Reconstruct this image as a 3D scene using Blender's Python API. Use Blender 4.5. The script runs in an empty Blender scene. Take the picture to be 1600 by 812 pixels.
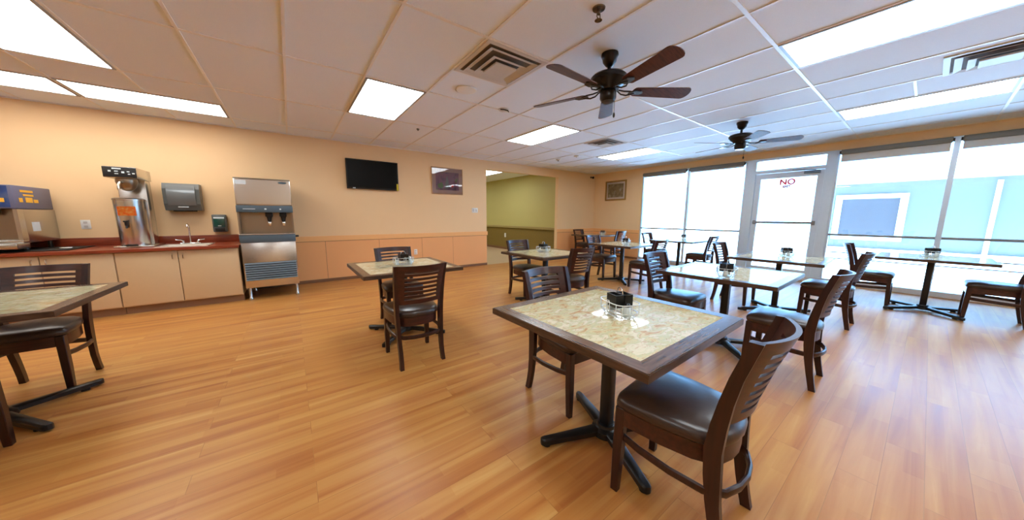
import bpy, bmesh, math, random
from mathutils import Vector, Matrix
random.seed(7)
SC = bpy.context.scene
COL = SC.collection
PI = math.pi

# ------------------------------------------------------------------ camera, light, exposure
H, D, W = 2.7237, 6.896, 8.5328          # ceiling height, wall with the television, window wall
XL, YB = -5.6, -4.2                      # unseen walls to the left and behind
CAM_H, FPX, PITCH, YAW, ROLL = 1.2877, 471.68, 0.142895, 0.629845, 0.0041016
cd = bpy.data.cameras.new('camera'); cam = bpy.data.objects.new('camera', cd); COL.objects.link(cam)
Fv = Vector((math.sin(YAW)*math.cos(PITCH), math.cos(YAW)*math.cos(PITCH), -math.sin(PITCH)))
Rv = Vector((math.cos(YAW), -math.sin(YAW), 0)); Uv = Rv.cross(Fv)
R2 = Rv*math.cos(ROLL)+Uv*math.sin(ROLL); U2 = Uv*math.cos(ROLL)-Rv*math.sin(ROLL)
M = Matrix.Identity(4)
for i in range(3):
    M[i][0] = R2[i]; M[i][1] = U2[i]; M[i][2] = -Fv[i]
M[0][3], M[1][3], M[2][3] = 0, 0, CAM_H
cam.matrix_world = M
cd.sensor_width = 36; cd.lens = FPX/1600*36; cd.clip_start = 0.02; cd.clip_end = 400
SC.camera = cam

PANEL = 8.8       # ceiling light panels
SKY = 8.5          # daylight
SUN = 34.0
EXPOSURE = 0.56
world = bpy.data.worlds.new('sky'); SC.world = world; world.use_nodes = True
bg = world.node_tree.nodes['Background']
bg.inputs[0].default_value = (0.20, 0.52, 1.0, 1); bg.inputs[1].default_value = SKY
sd = bpy.data.lights.new('sun', 'SUN'); sd.energy = SUN; sd.angle = 0.02; sd.color = (.50, .76, 1)
sun = bpy.data.objects.new('sun', sd); COL.objects.link(sun)
sun.rotation_euler = Vector((-0.22, -0.15, 0.95)).to_track_quat('Z', 'Y').to_euler()
SC.view_settings.view_transform = 'Standard'; SC.view_settings.look = 'None'
SC.view_settings.gamma = 1; SC.view_settings.exposure = EXPOSURE; SC.view_settings.use_curve_mapping = False
SC.cycles.use_denoising = True
SC.cycles.max_bounces = 8; SC.cycles.diffuse_bounces = 5; SC.cycles.glossy_bounces = 4
SC.cycles.transparent_max_bounces = 12
SC.cycles.sample_clamp_indirect = 8; SC.cycles.caustics_reflective = False; SC.cycles.caustics_refractive = False

# ------------------------------------------------------------------ materials
def srgb(r, g, b):
    f = lambda c: (c/255/12.92) if c/255 <= .04045 else ((c/255+.055)/1.055)**2.4
    return (f(r), f(g), f(b), 1)
def mat(name, col, rough=.5, metal=0.0, spec=.5, noise=0, nscale=20, bump=0, coat=0, emit=None, strength=0, aniso=None):
    m = bpy.data.materials.new(name); m.use_nodes = True; nt = m.node_tree; b = nt.nodes['Principled BSDF']
    c = srgb(*col)
    b.inputs['Base Color'].default_value = c; b.inputs['Roughness'].default_value = rough
    b.inputs['Metallic'].default_value = metal; b.inputs['Specular IOR Level'].default_value = spec
    if coat: b.inputs['Coat Weight'].default_value = coat; b.inputs['Coat Roughness'].default_value = .05
    tc = nt.nodes.new('ShaderNodeTexCoord'); mp = nt.nodes.new('ShaderNodeMapping'); nt.links.new(tc.outputs['Object'], mp.inputs[0])
    if aniso: mp.inputs['Scale'].default_value = aniso
    n = nt.nodes.new('ShaderNodeTexNoise'); n.inputs['Scale'].default_value = nscale; n.inputs['Detail'].default_value = 4
    nt.links.new(mp.outputs[0], n.inputs['Vector'])
    a = noise if noise else .04
    r = nt.nodes.new('ShaderNodeMapRange'); r.inputs[3].default_value = 1-a; r.inputs[4].default_value = 1+a
    nt.links.new(n.outputs['Fac'], r.inputs[0])
    mx = nt.nodes.new('ShaderNodeVectorMath'); mx.operation = 'SCALE'; mx.inputs[0].default_value = c[:3]
    nt.links.new(r.outputs[0], mx.inputs['Scale']); nt.links.new(mx.outputs[0], b.inputs['Base Color'])
    if bump:
        bp = nt.nodes.new('ShaderNodeBump'); bp.inputs['Strength'].default_value = bump; bp.inputs['Distance'].default_value = .002
        nt.links.new(n.outputs['Fac'], bp.inputs['Height']); nt.links.new(bp.outputs[0], b.inputs['Normal'])
    if emit:
        b.inputs['Emission Color'].default_value = srgb(*emit); b.inputs['Emission Strength'].default_value = strength
    return m

def floor_material():
    m = bpy.data.materials.new('laminate_planks'); m.use_nodes = True; nt = m.node_tree; N = nt.nodes; L = nt.links
    b = N['Principled BSDF']
    tc = N.new('ShaderNodeTexCoord')
    br = N.new('ShaderNodeTexBrick'); br.offset = .37; br.offset_frequency = 2
    br.inputs['Scale'].default_value = 1; br.inputs['Brick Width'].default_value = 1.35; br.inputs['Row Height'].default_value = .135
    br.inputs['Mortar Size'].default_value = .0016; br.inputs['Mortar Smooth'].default_value = .5; br.inputs['Bias'].default_value = 0
    br.inputs['Color1'].default_value = (0, 0, 0, 1); br.inputs['Color2'].default_value = (1, 1, 1, 1); br.inputs['Mortar'].default_value = (.5, .5, .5, 1)
    L.new(tc.outputs['Object'], br.inputs['Vector'])
    # grain shifted per plank
    mp = N.new('ShaderNodeMapping'); mp.inputs['Scale'].default_value = (.4, 7, 1)
    add = N.new('ShaderNodeVectorMath'); add.operation = 'ADD'
    sc = N.new('ShaderNodeVectorMath'); sc.operation = 'SCALE'; sc.inputs['Scale'].default_value = 5
    L.new(br.outputs['Color'], sc.inputs[0]); L.new(tc.outputs['Object'], mp.inputs[0])
    L.new(mp.outputs[0], add.inputs[0]); L.new(sc.outputs[0], add.inputs[1])
    n1 = N.new('ShaderNodeTexNoise'); n1.inputs['Scale'].default_value = 1.6; n1.inputs['Detail'].default_value = 5; n1.inputs['Distortion'].default_value = .6
    L.new(add.outputs[0], n1.inputs['Vector'])
    # long narrow strips inside each plank
    br2 = N.new('ShaderNodeTexBrick'); br2.offset = .31; br2.inputs['Scale'].default_value = 1
    br2.inputs['Brick Width'].default_value = .52; br2.inputs['Row Height'].default_value = .0675; br2.inputs['Mortar Size'].default_value = 0
    br2.inputs['Color1'].default_value = (0, 0, 0, 1); br2.inputs['Color2'].default_value = (1, 1, 1, 1)
    L.new(tc.outputs['Object'], br2.inputs['Vector'])
    mixf = N.new('ShaderNodeMath'); mixf.operation = 'MULTIPLY_ADD'; mixf.inputs[1].default_value = .10
    L.new(br2.outputs['Color'], mixf.inputs[0])
    s2 = N.new('ShaderNodeMath'); s2.operation = 'MULTIPLY'; s2.inputs[1].default_value = .85; L.new(n1.outputs['Fac'], s2.inputs[0])
    L.new(s2.outputs[0], mixf.inputs[2])
    cr = N.new('ShaderNodeValToRGB'); e = cr.color_ramp.elements
    e[0].position = .29; e[0].color = srgb(166, 100, 50); e[1].position = .70; e[1].color = srgb(208, 160, 96)
    x = e.new(.42); x.color = srgb(184, 122, 62); x = e.new(.6); x.color = srgb(198, 144, 78)
    L.new(mixf.outputs[0], cr.inputs[0])
    mo = N.new('ShaderNodeMix'); mo.data_type = 'RGBA'; mo.blend_type = 'MIX'
    f2 = N.new('ShaderNodeMath'); f2.operation = 'MULTIPLY'; f2.inputs[1].default_value = .3; L.new(br.outputs['Fac'], f2.inputs[0])
    L.new(f2.outputs[0], mo.inputs[0]); L.new(cr.outputs[0], mo.inputs[6]); mo.inputs[7].default_value = srgb(70, 38, 20)
    L.new(mo.outputs[2], b.inputs['Base Color'])
    rr = N.new('ShaderNodeMapRange'); rr.inputs[3].default_value = .26; rr.inputs[4].default_value = .42; L.new(n1.outputs['Fac'], rr.inputs[0])
    L.new(rr.outputs[0], b.inputs['Roughness']); b.inputs['Specular IOR Level'].default_value = .26
    bp = N.new('ShaderNodeBump'); bp.inputs['Strength'].default_value = .12; bp.inputs['Distance'].default_value = .003
    sb = N.new('ShaderNodeMath'); sb.operation = 'SUBTRACT'; L.new(n1.outputs['Fac'], sb.inputs[0]); L.new(br.outputs['Fac'], sb.inputs[1])
    L.new(sb.outputs[0], bp.inputs['Height']); L.new(bp.outputs[0], b.inputs['Normal'])
    return m
def stone_material():
    m = bpy.data.materials.new('marbled_laminate'); m.use_nodes = True; nt = m.node_tree; N = nt.nodes; L = nt.links
    b = N['Principled BSDF']; tc = N.new('ShaderNodeTexCoord')
    n0 = N.new('ShaderNodeTexNoise'); n0.inputs['Scale'].default_value = 9; n0.inputs['Detail'].default_value = 7; n0.inputs['Distortion'].default_value = 1.2
    mp = N.new('ShaderNodeMapping'); mp.inputs['Scale'].default_value = (1, 1.9, 1); mp.inputs['Rotation'].default_value = (0, 0, .3)
    L.new(tc.outputs['Object'], mp.inputs[0]); L.new(mp.outputs[0], n0.inputs['Vector'])
    cr = N.new('ShaderNodeValToRGB'); e = cr.color_ramp.elements
    e[0].position = .32; e[0].color = srgb(180, 140, 96); e[1].position = .72; e[1].color = srgb(208, 202, 168)
    x = e.new(.43); x.color = srgb(208, 194, 152); x = e.new(.52); x.color = srgb(188, 186, 148); x = e.new(.6); x.color = srgb(220, 210, 180)
    L.new(n0.outputs['Fac'], cr.inputs[0])
    n2 = N.new('ShaderNodeTexNoise'); n2.inputs['Scale'].default_value = 20; n2.inputs['Detail'].default_value = 8; n2.inputs['Distortion'].default_value = 2.0
    L.new(mp.outputs[0], n2.inputs['Vector'])
    r2 = N.new('ShaderNodeValToRGB'); q = r2.color_ramp.elements; q[0].position = .54; q[0].color = (0, 0, 0, 1); q[1].position = .68; q[1].color = (1, 1, 1, 1)
    L.new(n2.outputs['Fac'], r2.inputs[0])
    mx = N.new('ShaderNodeMix'); mx.data_type = 'RGBA'; mf = N.new('ShaderNodeMath'); mf.operation = 'MULTIPLY'; mf.inputs[1].default_value = .6
    L.new(r2.outputs[0], mf.inputs[0]); L.new(mf.outputs[0], mx.inputs[0]); L.new(cr.outputs[0], mx.inputs[6]); mx.inputs[7].default_value = srgb(166, 112, 84)
    L.new(mx.outputs[2], b.inputs['Base Color']); b.inputs['Roughness'].default_value = .045; b.inputs['Specular IOR Level'].default_value = .65
    return m
def wood(name, c1, c2, scale=(14, 1.2, 14), rough=.3, coat=0):
    m = bpy.data.materials.new(name); m.use_nodes = True; nt = m.node_tree; N = nt.nodes; L = nt.links; b = N['Principled BSDF']
    tc = N.new('ShaderNodeTexCoord'); mp = N.new('ShaderNodeMapping'); mp.inputs['Scale'].default_value = scale
    n = N.new('ShaderNodeTexNoise'); n.inputs['Scale'].default_value = 3; n.inputs['Detail'].default_value = 6
    cr = N.new('ShaderNodeValToRGB'); cr.color_ramp.elements[0].position = .35; cr.color_ramp.elements[1].position = .65
    cr.color_ramp.elements[0].color = srgb(*c1); cr.color_ramp.elements[1].color = srgb(*c2)
    L.new(tc.outputs['Object'], mp.inputs[0]); L.new(mp.outputs[0], n.inputs['Vector']); L.new(n.outputs['Fac'], cr.inputs[0]); L.new(cr.outputs[0], b.inputs['Base Color'])
    b.inputs['Roughness'].default_value = rough; b.inputs['Specular IOR Level'].default_value = .5
    if coat: b.inputs['Coat Weight'].default_value = coat; b.inputs['Coat Roughness'].default_value = .12
    return m
def glass_material(name, refl=.08, tint=(1, 1, 1), rough=.0):
    m = bpy.data.materials.new(name); m.use_nodes = True; nt = m.node_tree; N = nt.nodes; L = nt.links
    N.remove(N['Principled BSDF']); out = N['Material Output']
    t = N.new('ShaderNodeBsdfTransparent'); t.inputs[0].default_value = (*tint, 1)
    g = N.new('ShaderNodeBsdfGlossy'); g.inputs['Roughness'].default_value = rough
    f = N.new('ShaderNodeFresnel'); f.inputs[0].default_value = 1.45
    mx = N.new('ShaderNodeMixShader'); L.new(f.outputs[0], mx.inputs[0]); L.new(t.outputs[0], mx.inputs[1]); L.new(g.outputs[0], mx.inputs[2]); L.new(mx.outputs[0], out.inputs[0])
    return m
def ceiling_material():
    m = mat('ceiling_tile', (232, 238, 246), .9, noise=.05, nscale=160, bump=.3)
    return m
def steel(name, col, rough):
    return mat(name, col, rough, metal=1, noise=.06, nscale=30, aniso=(30, 30, .4))
def picture_material(name, cols, scale):
    m = bpy.data.materials.new(name); m.use_nodes = True; nt = m.node_tree; N = nt.nodes; L = nt.links; b = N['Principled BSDF']
    tc = N.new('ShaderNodeTexCoord'); n = N.new('ShaderNodeTexNoise'); n.inputs['Scale'].default_value = scale; n.inputs['Detail'].default_value = 3
    cr = N.new('ShaderNodeValToRGB'); cr.color_ramp.elements[0].color = srgb(*cols[0]); cr.color_ramp.elements[0].position = .3
    cr.color_ramp.elements[1].color = srgb(*cols[-1]); cr.color_ramp.elements[1].position = .7
    for i, c in enumerate(cols[1:-1]):
        cr.color_ramp.elements.new(.3+.4*(i+1)/(len(cols)-1)).color = srgb(*c)
    L.new(tc.outputs['Object'], n.inputs['Vector']); L.new(n.outputs['Fac'], cr.inputs[0]); L.new(cr.outputs[0], b.inputs['Base Color']); b.inputs['Roughness'].default_value = .5
    return m

MT = dict(
    floor=floor_material(), stone=stone_material(), ceiling=ceiling_material(),
    wall=mat('peach_paint', (241, 206, 158), .6, noise=.02, nscale=3, bump=.05),
    wains=mat('orange_wainscot', (240, 176, 116), .5, noise=.02, nscale=3),
    rail=mat('orange_rail', (244, 186, 122), .4, noise=.02),
    base=mat('brown_baseboard', (130, 92, 66), .5),
    tee=mat('white_tee', (232, 228, 224), .35),
    olive=mat('olive_paint', (196, 184, 116), .6, noise=.02, nscale=3), olive_low=mat('olive_wainscot', (132, 108, 50), .5),
    tile=mat('beige_tile', (206, 176, 140), .3, noise=.05, nscale=3),
    alu=mat('pale_aluminium', (206, 220, 232), .35, metal=.35), sill=mat('grey_sill', (196, 196, 198), .5),
    shade_box=mat('grey_cassette', (120, 122, 120), .5), cloth=mat('shade_cloth', (214, 218, 220), .8),
    glass=glass_material('window_glass'),
    frame_wood=wood('brown_edge_wood', (92, 64, 46), (126, 92, 68), (3, 26, 3), .22),
    mahog=wood('dark_mahogany', (32, 12, 10), (52, 22, 18), (16, 16, 1.4), .36, .12),
    mahog_r=wood('red_mahogany', (42, 17, 13), (66, 29, 22), (1.4, 16, 16), .36, .12),
    vinyl=mat('brown_vinyl', (56, 42, 36), .3, noise=.12, nscale=90, bump=.15),
    black=mat('black_cast_iron', (14, 14, 16), .35), blackp=mat('black_plastic', (12, 12, 13), .3), matte=mat('matte_black', (18, 17, 17), .6),
    fan=mat('oil_bronze', (22, 14, 12), .3, metal=.3), blade=wood('walnut_blade', (62, 28, 20), (96, 50, 36), (3, 22, 3), .55),
    brass=mat('antique_metal', (120, 110, 98), .25, metal=.9),
    chrome=mat('chrome', (225, 228, 230), .12, metal=1), wire=mat('chrome_wire', (228, 234, 236), .25, metal=.35),
    steel=steel('brushed_steel', (205, 202, 196), .26), steel_d=steel('dark_steel', (156, 142, 124), .35),
    diffuser=mat('light_diffuser', (255, 255, 255), .5, emit=(255, 244, 226), strength=PANEL),
    fixture=mat('fixture_trim', (150, 150, 152), .4), white=mat('white_plastic', (232, 232, 230), .4), vent=mat('white_vent', (206, 202, 198), .45),
    dark=mat('dark_void', (20, 18, 18), .9),
    lam=mat('tan_cabinet', (206, 176, 134), .45, noise=.02), counter=wood('red_counter', (120, 48, 26), (150, 66, 38), (1.5, 18, 18), .3), kick=mat('toe_kick', (140, 102, 74), .6),
    seam_shade=mat('seam_shadow', (130, 88, 56), .7),
    bluegrey=mat('blue_grey_plastic', (74, 92, 104), .35), teal=mat('teal_plastic', (10, 74, 66), .15, coat=.6), smoke=mat('smoked_plastic', (104, 110, 112), .3, coat=.5),
    greyp=mat('grey_plastic', (92, 96, 94), .35), lightlbl=mat('pale_mark', (220, 232, 236), .4),
    orange=picture_material('orange_label', [(255, 96, 20), (255, 140, 40), (255, 190, 110)], 30),
    blueg=picture_material('blue_graphic', [(16, 34, 96), (40, 70, 130), (96, 104, 132)], 6), amber=mat('amber_lettering', (250, 190, 60), .5),
    purpleg=mat('violet_grey', (104, 104, 128), .5),
    yellow=mat('yellow_sticker', (214, 190, 30), .5), screen=mat('tv_screen', (3, 3, 4), .4, spec=.15), red=mat('red_decal', (240, 50, 60), .5), paledecal=mat('faded_decal', (235, 170, 180), .5),
    goldf=mat('gold_frame', (168, 128, 66), .4, metal=.3), matboard=mat('white_mat', (240, 228, 218), .7), mauve=mat('mauve_mat', (180, 134, 116), .5),
    art1=picture_material('still_life', [(66, 60, 66), (128, 78, 96), (140, 84, 100), (116, 112, 70)], 7), art2=picture_material('faded_landscape', [(110, 92, 62), (156, 130, 92), (172, 148, 106), (210, 200, 186)], 9),
    thinframe=mat('thin_gilt_frame', (205, 160, 110), .35), picglass=glass_material('picture_glass'),
    green=mat('leaf_green', (96, 110, 52), .6), vase=mat('grey_vase', (120, 110, 104), .4), redf=mat('red_flower', (226, 60, 40), .5),
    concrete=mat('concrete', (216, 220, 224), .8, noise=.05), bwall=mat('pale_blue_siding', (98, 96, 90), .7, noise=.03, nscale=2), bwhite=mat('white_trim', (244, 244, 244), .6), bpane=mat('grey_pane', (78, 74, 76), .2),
    skylight_glass=mat('clear_jar', (210, 220, 220), .1), packet=mat('white_packet', (236, 236, 232), .6), pink=mat('pink_packet', (226, 170, 178), .6),
    throat_shade=mat('vent_shadow', (112, 100, 90), .8),
    band=wood('dark_edge_band', (58, 42, 32), (84, 62, 48), (3, 3, 30), .3),
    enamel=mat('pale_sink', (226, 218, 204), .2),
    paper=mat('white_paper', (240, 240, 238), .6),
)
MT['diffuser_dim'] = mat('dimmed_light_diffuser', (255, 255, 255), .5, emit=(255, 248, 238), strength=PANEL*.62)  # output turned down so the wall beside these panels is not overexposed
MT['diffuser'].node_tree.nodes['Principled BSDF'].inputs['Emission Color'].default_value = (.88, .96, 1, 1)

# ------------------------------------------------------------------ mesh helpers
def bx(bm, x0, x1, y0, y1, z0, z1, bev=0, rot=None, seg=2):
    """box from min/max; rot = (angle, pivot) about z"""
    r = bmesh.ops.create_cube(bm, size=1); vs = r['verts']
    cx, cy, cz = (x0+x1)/2, (y0+y1)/2, (z0+z1)/2
    for v in vs: v.co = Vector((cx+v.co.x*(x1-x0), cy+v.co.y*(y1-y0), cz+v.co.z*(z1-z0)))
    if bev:
        es = list({e for v in vs for e in v.link_edges})
        r2 = bmesh.ops.bevel(bm, geom=es, offset=bev, segments=seg, affect='EDGES', profile=.5)
        vs = list({v for f in r2['faces'] for v in f.verts} | {v for v in vs if v.is_valid})
    if rot:
        bmesh.ops.rotate(bm, verts=vs, cent=rot[1], matrix=Matrix.Rotation(rot[0], 3, rot[2] if len(rot) > 2 else 'Z'))
    return vs
def tube(bm, pts, rad, n=8, closed=False, cap=True, flat=None):
    """tube along points; rad number or list; flat=(a,b) for an elliptic/rectangular section"""
    pts = [Vector(p) for p in pts]; m = len(pts)
    rads = rad if isinstance(rad, (list, tuple)) else [rad]*m
    rings = []; up = Vector((0, 0, 1)); prev = None
    for i, p in enumerate(pts):
        if closed: t = (pts[(i+1) % m]-pts[i-1])
        else: t = pts[min(i+1, m-1)]-pts[max(i-1, 0)]
        t.normalize()
        if prev is None:
            a = up.cross(t)
            if a.length < 1e-3: a = Vector((1, 0, 0)).cross(t)
        else: a = prev-t*prev.dot(t)
        a.normalize(); prev = a; b = t.cross(a)
        ring = []
        for k in range(n):
            an = 2*PI*k/n+(PI/4 if n == 4 else 0)
            fa, fb = (flat if flat else (1, 1))
            ring.append(bm.verts.new(p+a*math.cos(an)*rads[i]*fa+b*math.sin(an)*rads[i]*fb))
        rings.append(ring)
    rng = range(m if closed else m-1)
    for i in rng:
        r0, r1 = rings[i], rings[(i+1) % m]
        for k in range(n): bm.faces.new((r0[k], r0[(k+1) % n], r1[(k+1) % n], r1[k]))
    if cap and not closed:
        bm.faces.new(list(reversed(rings[0]))); bm.faces.new(rings[-1])
def lathe(bm, prof, cx=0, cy=0, n=24, axis='Z', org=(0, 0, 0)):
    """prof = [(r, h)]"""
    rings = []
    for r, h in prof:
        ring = []
        for k in range(n):
            a = 2*PI*k/n; c, s = math.cos(a)*max(r, 1e-4), math.sin(a)*max(r, 1e-4)
            co = {'Z': (c, s, h), 'Y': (c, h, s), 'X': (h, c, s)}[axis]
            ring.append(bm.verts.new(Vector(co)+Vector(org)+Vector((cx, cy, 0))))
        rings.append(ring)
    for a, b in zip(rings, rings[1:]):
        for k in range(n): bm.faces.new((a[k], a[(k+1) % n], b[(k+1) % n], b[k]))
    bm.faces.new(list(reversed(rings[0]))); bm.faces.new(rings[-1])
def prism(bm, poly, z0, z1, plane='XY'):
    def P(a, b, c): return {'XY': (a, b, c), 'XZ': (a, c, b), 'YZ': (c, a, b)}[plane]
    lo = [bm.verts.new(P(a, b, z0)) for a, b in poly]; hi = [bm.verts.new(P(a, b, z1)) for a, b in poly]
    n = len(poly)
    bm.faces.new(list(reversed(lo))); bm.faces.new(hi)
    for k in range(n): bm.faces.new((lo[k], lo[(k+1) % n], hi[(k+1) % n], hi[k]))
    return lo+hi
def obj(name, bm, m, parent=None, smooth=False, kind=None):
    bmesh.ops.recalc_face_normals(bm, faces=bm.faces)
    me = bpy.data.meshes.new(name); bm.to_mesh(me); bm.free(); me.materials.append(MT[m] if isinstance(m, str) else m)
    if smooth:
        for p in me.polygons: p.use_smooth = True
        try: me.set_sharp_from_angle(angle=math.radians(38))
        except Exception: pass
    o = bpy.data.objects.new(name, me); COL.objects.link(o)
    if parent: o.parent = parent
    if kind: o['kind'] = kind
    return o
def new(): return bmesh.new()
def box_obj(name, m, parent, x0, x1, y0, y1, z0, z1, bev=0, kind=None, smooth=False):
    b = new(); bx(b, x0, x1, y0, y1, z0, z1, bev); return obj(name, b, m, parent, smooth=smooth or bev > 0, kind=kind)
def thing(name, label, cat, loc=(0, 0, 0), rz=0, group=None):
    o = bpy.data.objects.new(name, None); COL.objects.link(o); o.empty_display_size = .1
    o.location = loc; o.rotation_euler = (0, 0, rz); o['label'] = label; o['category'] = cat
    if group: o['group'] = group
    return o
def tag(o, label, cat, group=None):
    o['label'] = label; o['category'] = cat
    if group: o['group'] = group
    return o
def kids(o, cache={}):
    return [c for c in bpy.data.objects if c.parent == o]
def dup(root, loc, rz, label, group=None):
    r = root.copy(); COL.objects.link(r); r.location = loc; r.rotation_euler = (0, 0, rz); r['label'] = label
    if group: r['group'] = group
    for ch in kids(root):
        c = ch.copy(); COL.objects.link(c); c.parent = r
        for g in kids(ch):
            d = g.copy(); COL.objects.link(d); d.parent = c
    return r
def text_mesh(name, s, size, m, parent, loc, rot, extrude=.0008, align='CENTER'):
    cu = bpy.data.curves.new(name, 'FONT'); cu.body = s; cu.size = size; cu.extrude = extrude; cu.align_x = align; cu.align_y = 'CENTER'; cu.offset = .007
    t = bpy.data.objects.new(name, cu); COL.objects.link(t)
    dg = bpy.context.evaluated_depsgraph_get(); me = bpy.data.meshes.new_from_object(t.evaluated_get(dg))
    bpy.data.objects.remove(t); me.materials.clear(); me.materials.append(MT[m])
    o = bpy.data.objects.new(name, me); COL.objects.link(o); o.parent = parent; o.location = loc; o.rotation_euler = rot
    return o

# ------------------------------------------------------------------ room shell
T = .12
OX0, OX1, OZ = 4.19, 6.78, 2.49          # opening to the corridor
HE = 13.6                                 # corridor end
box_obj('floor', 'floor', None, XL-T, W, YB-T, D+.001, -.1, 0, kind='structure')
box_obj('floor_corridor', 'tile', None, 3.4, 6.95, D+.001, HE, -.1, 0, kind='structure')
b = new(); bx(b, XL-T, W+T+.9, YB-T, D+T, H, H+.2); obj('ceiling', b, 'ceiling', kind='structure')
box_obj('ceiling_corridor', 'ceiling', None, 3.3, 7.1, D+T, HE+T, H, H+.2, kind='structure')
RZ0, RZ1 = .80, .90                       # chair rail
def wall_x(name, x0, x1):                 # a stretch of the television wall
    b = new(); bx(b, x0, x1, D, D+T, 0, H); return obj(name, b, 'wall', kind='structure')
b = new(); bx(b, XL, OX0, D, D+T, 0, H); bx(b, OX1, W+T, D, D+T, 0, H); bx(b, OX0, OX1, D, D+T, OZ, H)
obj('wall_north', b, 'wall', kind='structure')
box_obj('wall_west', 'wall', None, XL-T, XL, YB-T, D+T, 0, H, kind='structure')
box_obj('wall_south', 'wall', None, XL, W+T, YB-T, YB, 0, H, kind='structure')
# window wall: solid stretch by the corner, header above the glazing
WY = 5.15; WT = 2.56
b = new(); bx(b, W, W+T, WY, D, 0, H); bx(b, W, W+T, YB, WY, WT, H); obj('wall_east', b, 'wall', kind='structure')
# wainscot: slightly proud orange panels with narrow seams, rail above
b = new(); bx(b, -.62, OX0, D-.004, D, .05, RZ0); bx(b, OX1, W-.012, D-.004, D, .05, RZ0); bx(b, W-.004, W, WY+.02, D-.012, .05, RZ0); obj('trim_10', b, 'seam_shade', kind='structure')  # darker backing strip, paints a shadow line in the seams and under the rail
b = new()
xs = [-0.62, .516, 1.5, 2.43, 3.21, OX0]
for a, c in zip(xs, xs[1:]): bx(b, a+.003, c-.003, D-.010, D-.004, .06, RZ0-.008)
bx(b, OX1, 7.6, D-.010, D-.004, .06, RZ0-.008); bx(b, 7.606, W-.012, D-.010, D-.004, .06, RZ0-.008)
obj('trim_1', b, 'wains', kind='structure')
b = new(); bx(b, W-.010, W-.004, WY+.02, 5.9, .06, RZ0-.008); bx(b, W-.010, W-.004, 5.906, D-.012, .06, RZ0-.008); obj('trim_2', b, 'wains', kind='structure')
b = new(); bx(b, -0.62, OX0+.02, D-.022, D, RZ0, RZ1, .005); bx(b, OX1-.02, W, D-.022, D, RZ0, RZ1, .005); obj('trim_3', b, 'rail', kind='structure')
b = new(); bx(b, W-.022, W, WY, D-.022, RZ0, RZ1, .005); obj('trim_4', b, 'rail', kind='structure')
b = new(); bx(b, -.62, OX0, D-.014, D, 0, .06); bx(b, OX1, W-.014, D-.014, D, 0, .06); obj('baseboard_north', b, 'base', kind='structure')
b = new(); bx(b, W-.014, W, WY, D, 0, .06); obj('baseboard_east', b, 'base', kind='structure')
# corridor
b = new(); bx(b, 6.86, 7.0, D+T, HE, 0, H); obj('wall_corridor_right', b, 'olive', kind='structure')
b = new(); bx(b, 3.3, 3.4, D+T, HE, 0, H); bx(b, 3.3, 7.0, HE, HE+.1, 0, H); obj('wall_corridor_left', b, 'olive', kind='structure')
b = new(); bx(b, 6.848, 6.86, D+T, HE, .09, .86); obj('trim_5', b, 'olive_low', kind='structure')
b = new(); bx(b, 6.79, 6.86, D+T, HE, .86, .94, .006); obj('trim_6', b, mat('olive_ledge', (168, 148, 92), .4), kind='structure')
b = new(); bx(b, 6.842, 6.86, D+T, HE, 0, .09); obj('baseboard_corridor', b, 'base', kind='structure')

# ceiling tee grid
TX, TY, GX, GY = .67056, 1.34112, .7449, 3.6215
b = new()
for j in range(-5, 3):
    y = GY+TY*j
    if YB < y < D: bx(b, XL, W, y-.013, y+.013, H-.007, H+.001)
i = math.ceil((XL-GX)/TX)
while GX+TX*i < W:
    x = GX+TX*i; bx(b, x-.011, x+.011, YB, D, H-.006, H+.001); i += 1
def half(i0, i1, j):                      # extra cross tee splitting a tile row
    y = GY+TY*(j+.5); bx(b, GX+TX*i0, GX+TX*i1, y-.011, y+.011, H-.006, H+.001)
half(1, 2, -1); half(-4, -2, 1); half(-6, -4, 1); half(7, 8, 0); half(7, 8, -3)
bx(b, XL, W, D-.022, D, H-.012, H+.001); bx(b, W-.022, W, YB, D, H-.012, H+.001)
obj('trim_7', b, 'tee', kind='structure')

# ------------------------------------------------------------------ glazing
def bay(idx, y0, y1, door=False):
    """one glazed bay between mullion centres y0 < y1"""
    x0, x1 = W+.01, W+.09
    f = new()
    bx(f, x0, x1, y0+.03, y1-.03, .0, .07); bx(f, x0, x1, y0+.03, y1-.03, WT-.05, WT)
    bx(f, x0, x1, y0, y0+.03, 0, WT); bx(f, x0, x1, y1-.03, y1, 0, WT)
    w = obj('window_%d' % idx, f, 'alu', kind='structure')
    g = new(); bx(g, W+.046, W+.052, y0+.03, y1-.03, .07, WT-.05); obj('window_glass', g, 'glass', w)
    r = new(); bx(r, W-.012, W+.045, y0+.03, y1-.03, .945, .985, .004); obj('window_bar', r, mat_bar, w)
    return w
mat_bar = mat('grey_bar', (138, 142, 144), .35, metal=.5)
bays = [(3.865, WY-.0), (2.60, 3.865), (-.11, 1.18), (-1.40, -.11), (-2.69, -1.40), (-4.0, -2.69)]
for k, (a, c) in enumerate(bays): bay(k+1, a, c)
# wide door posts and header
b = new(); bx(b, W-.02, W+.11, 2.42, 2.60, 0, WT); bx(b, W-.02, W+.11, 1.18, 1.32, 0, WT); bx(b, W-.02, W+.10, 1.32, 2.42, WT-.05, WT); bx(b, W-.02, W+.10, 1.32, 2.42, 2.24, 2.31)
obj('trim_8', b, 'alu', kind='structure')
b = new(); bx(b, W-.035, W-.0, YB, WY, .0, .09, .004); 
b2 = b
obj('trim_9', b2, 'sill', kind='structure')
b = new(); bx(b, W+.046, W+.052, 1.32, 2.42, 2.31, WT-.05); tr = obj('window_7', b, 'glass', kind='structure')
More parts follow.
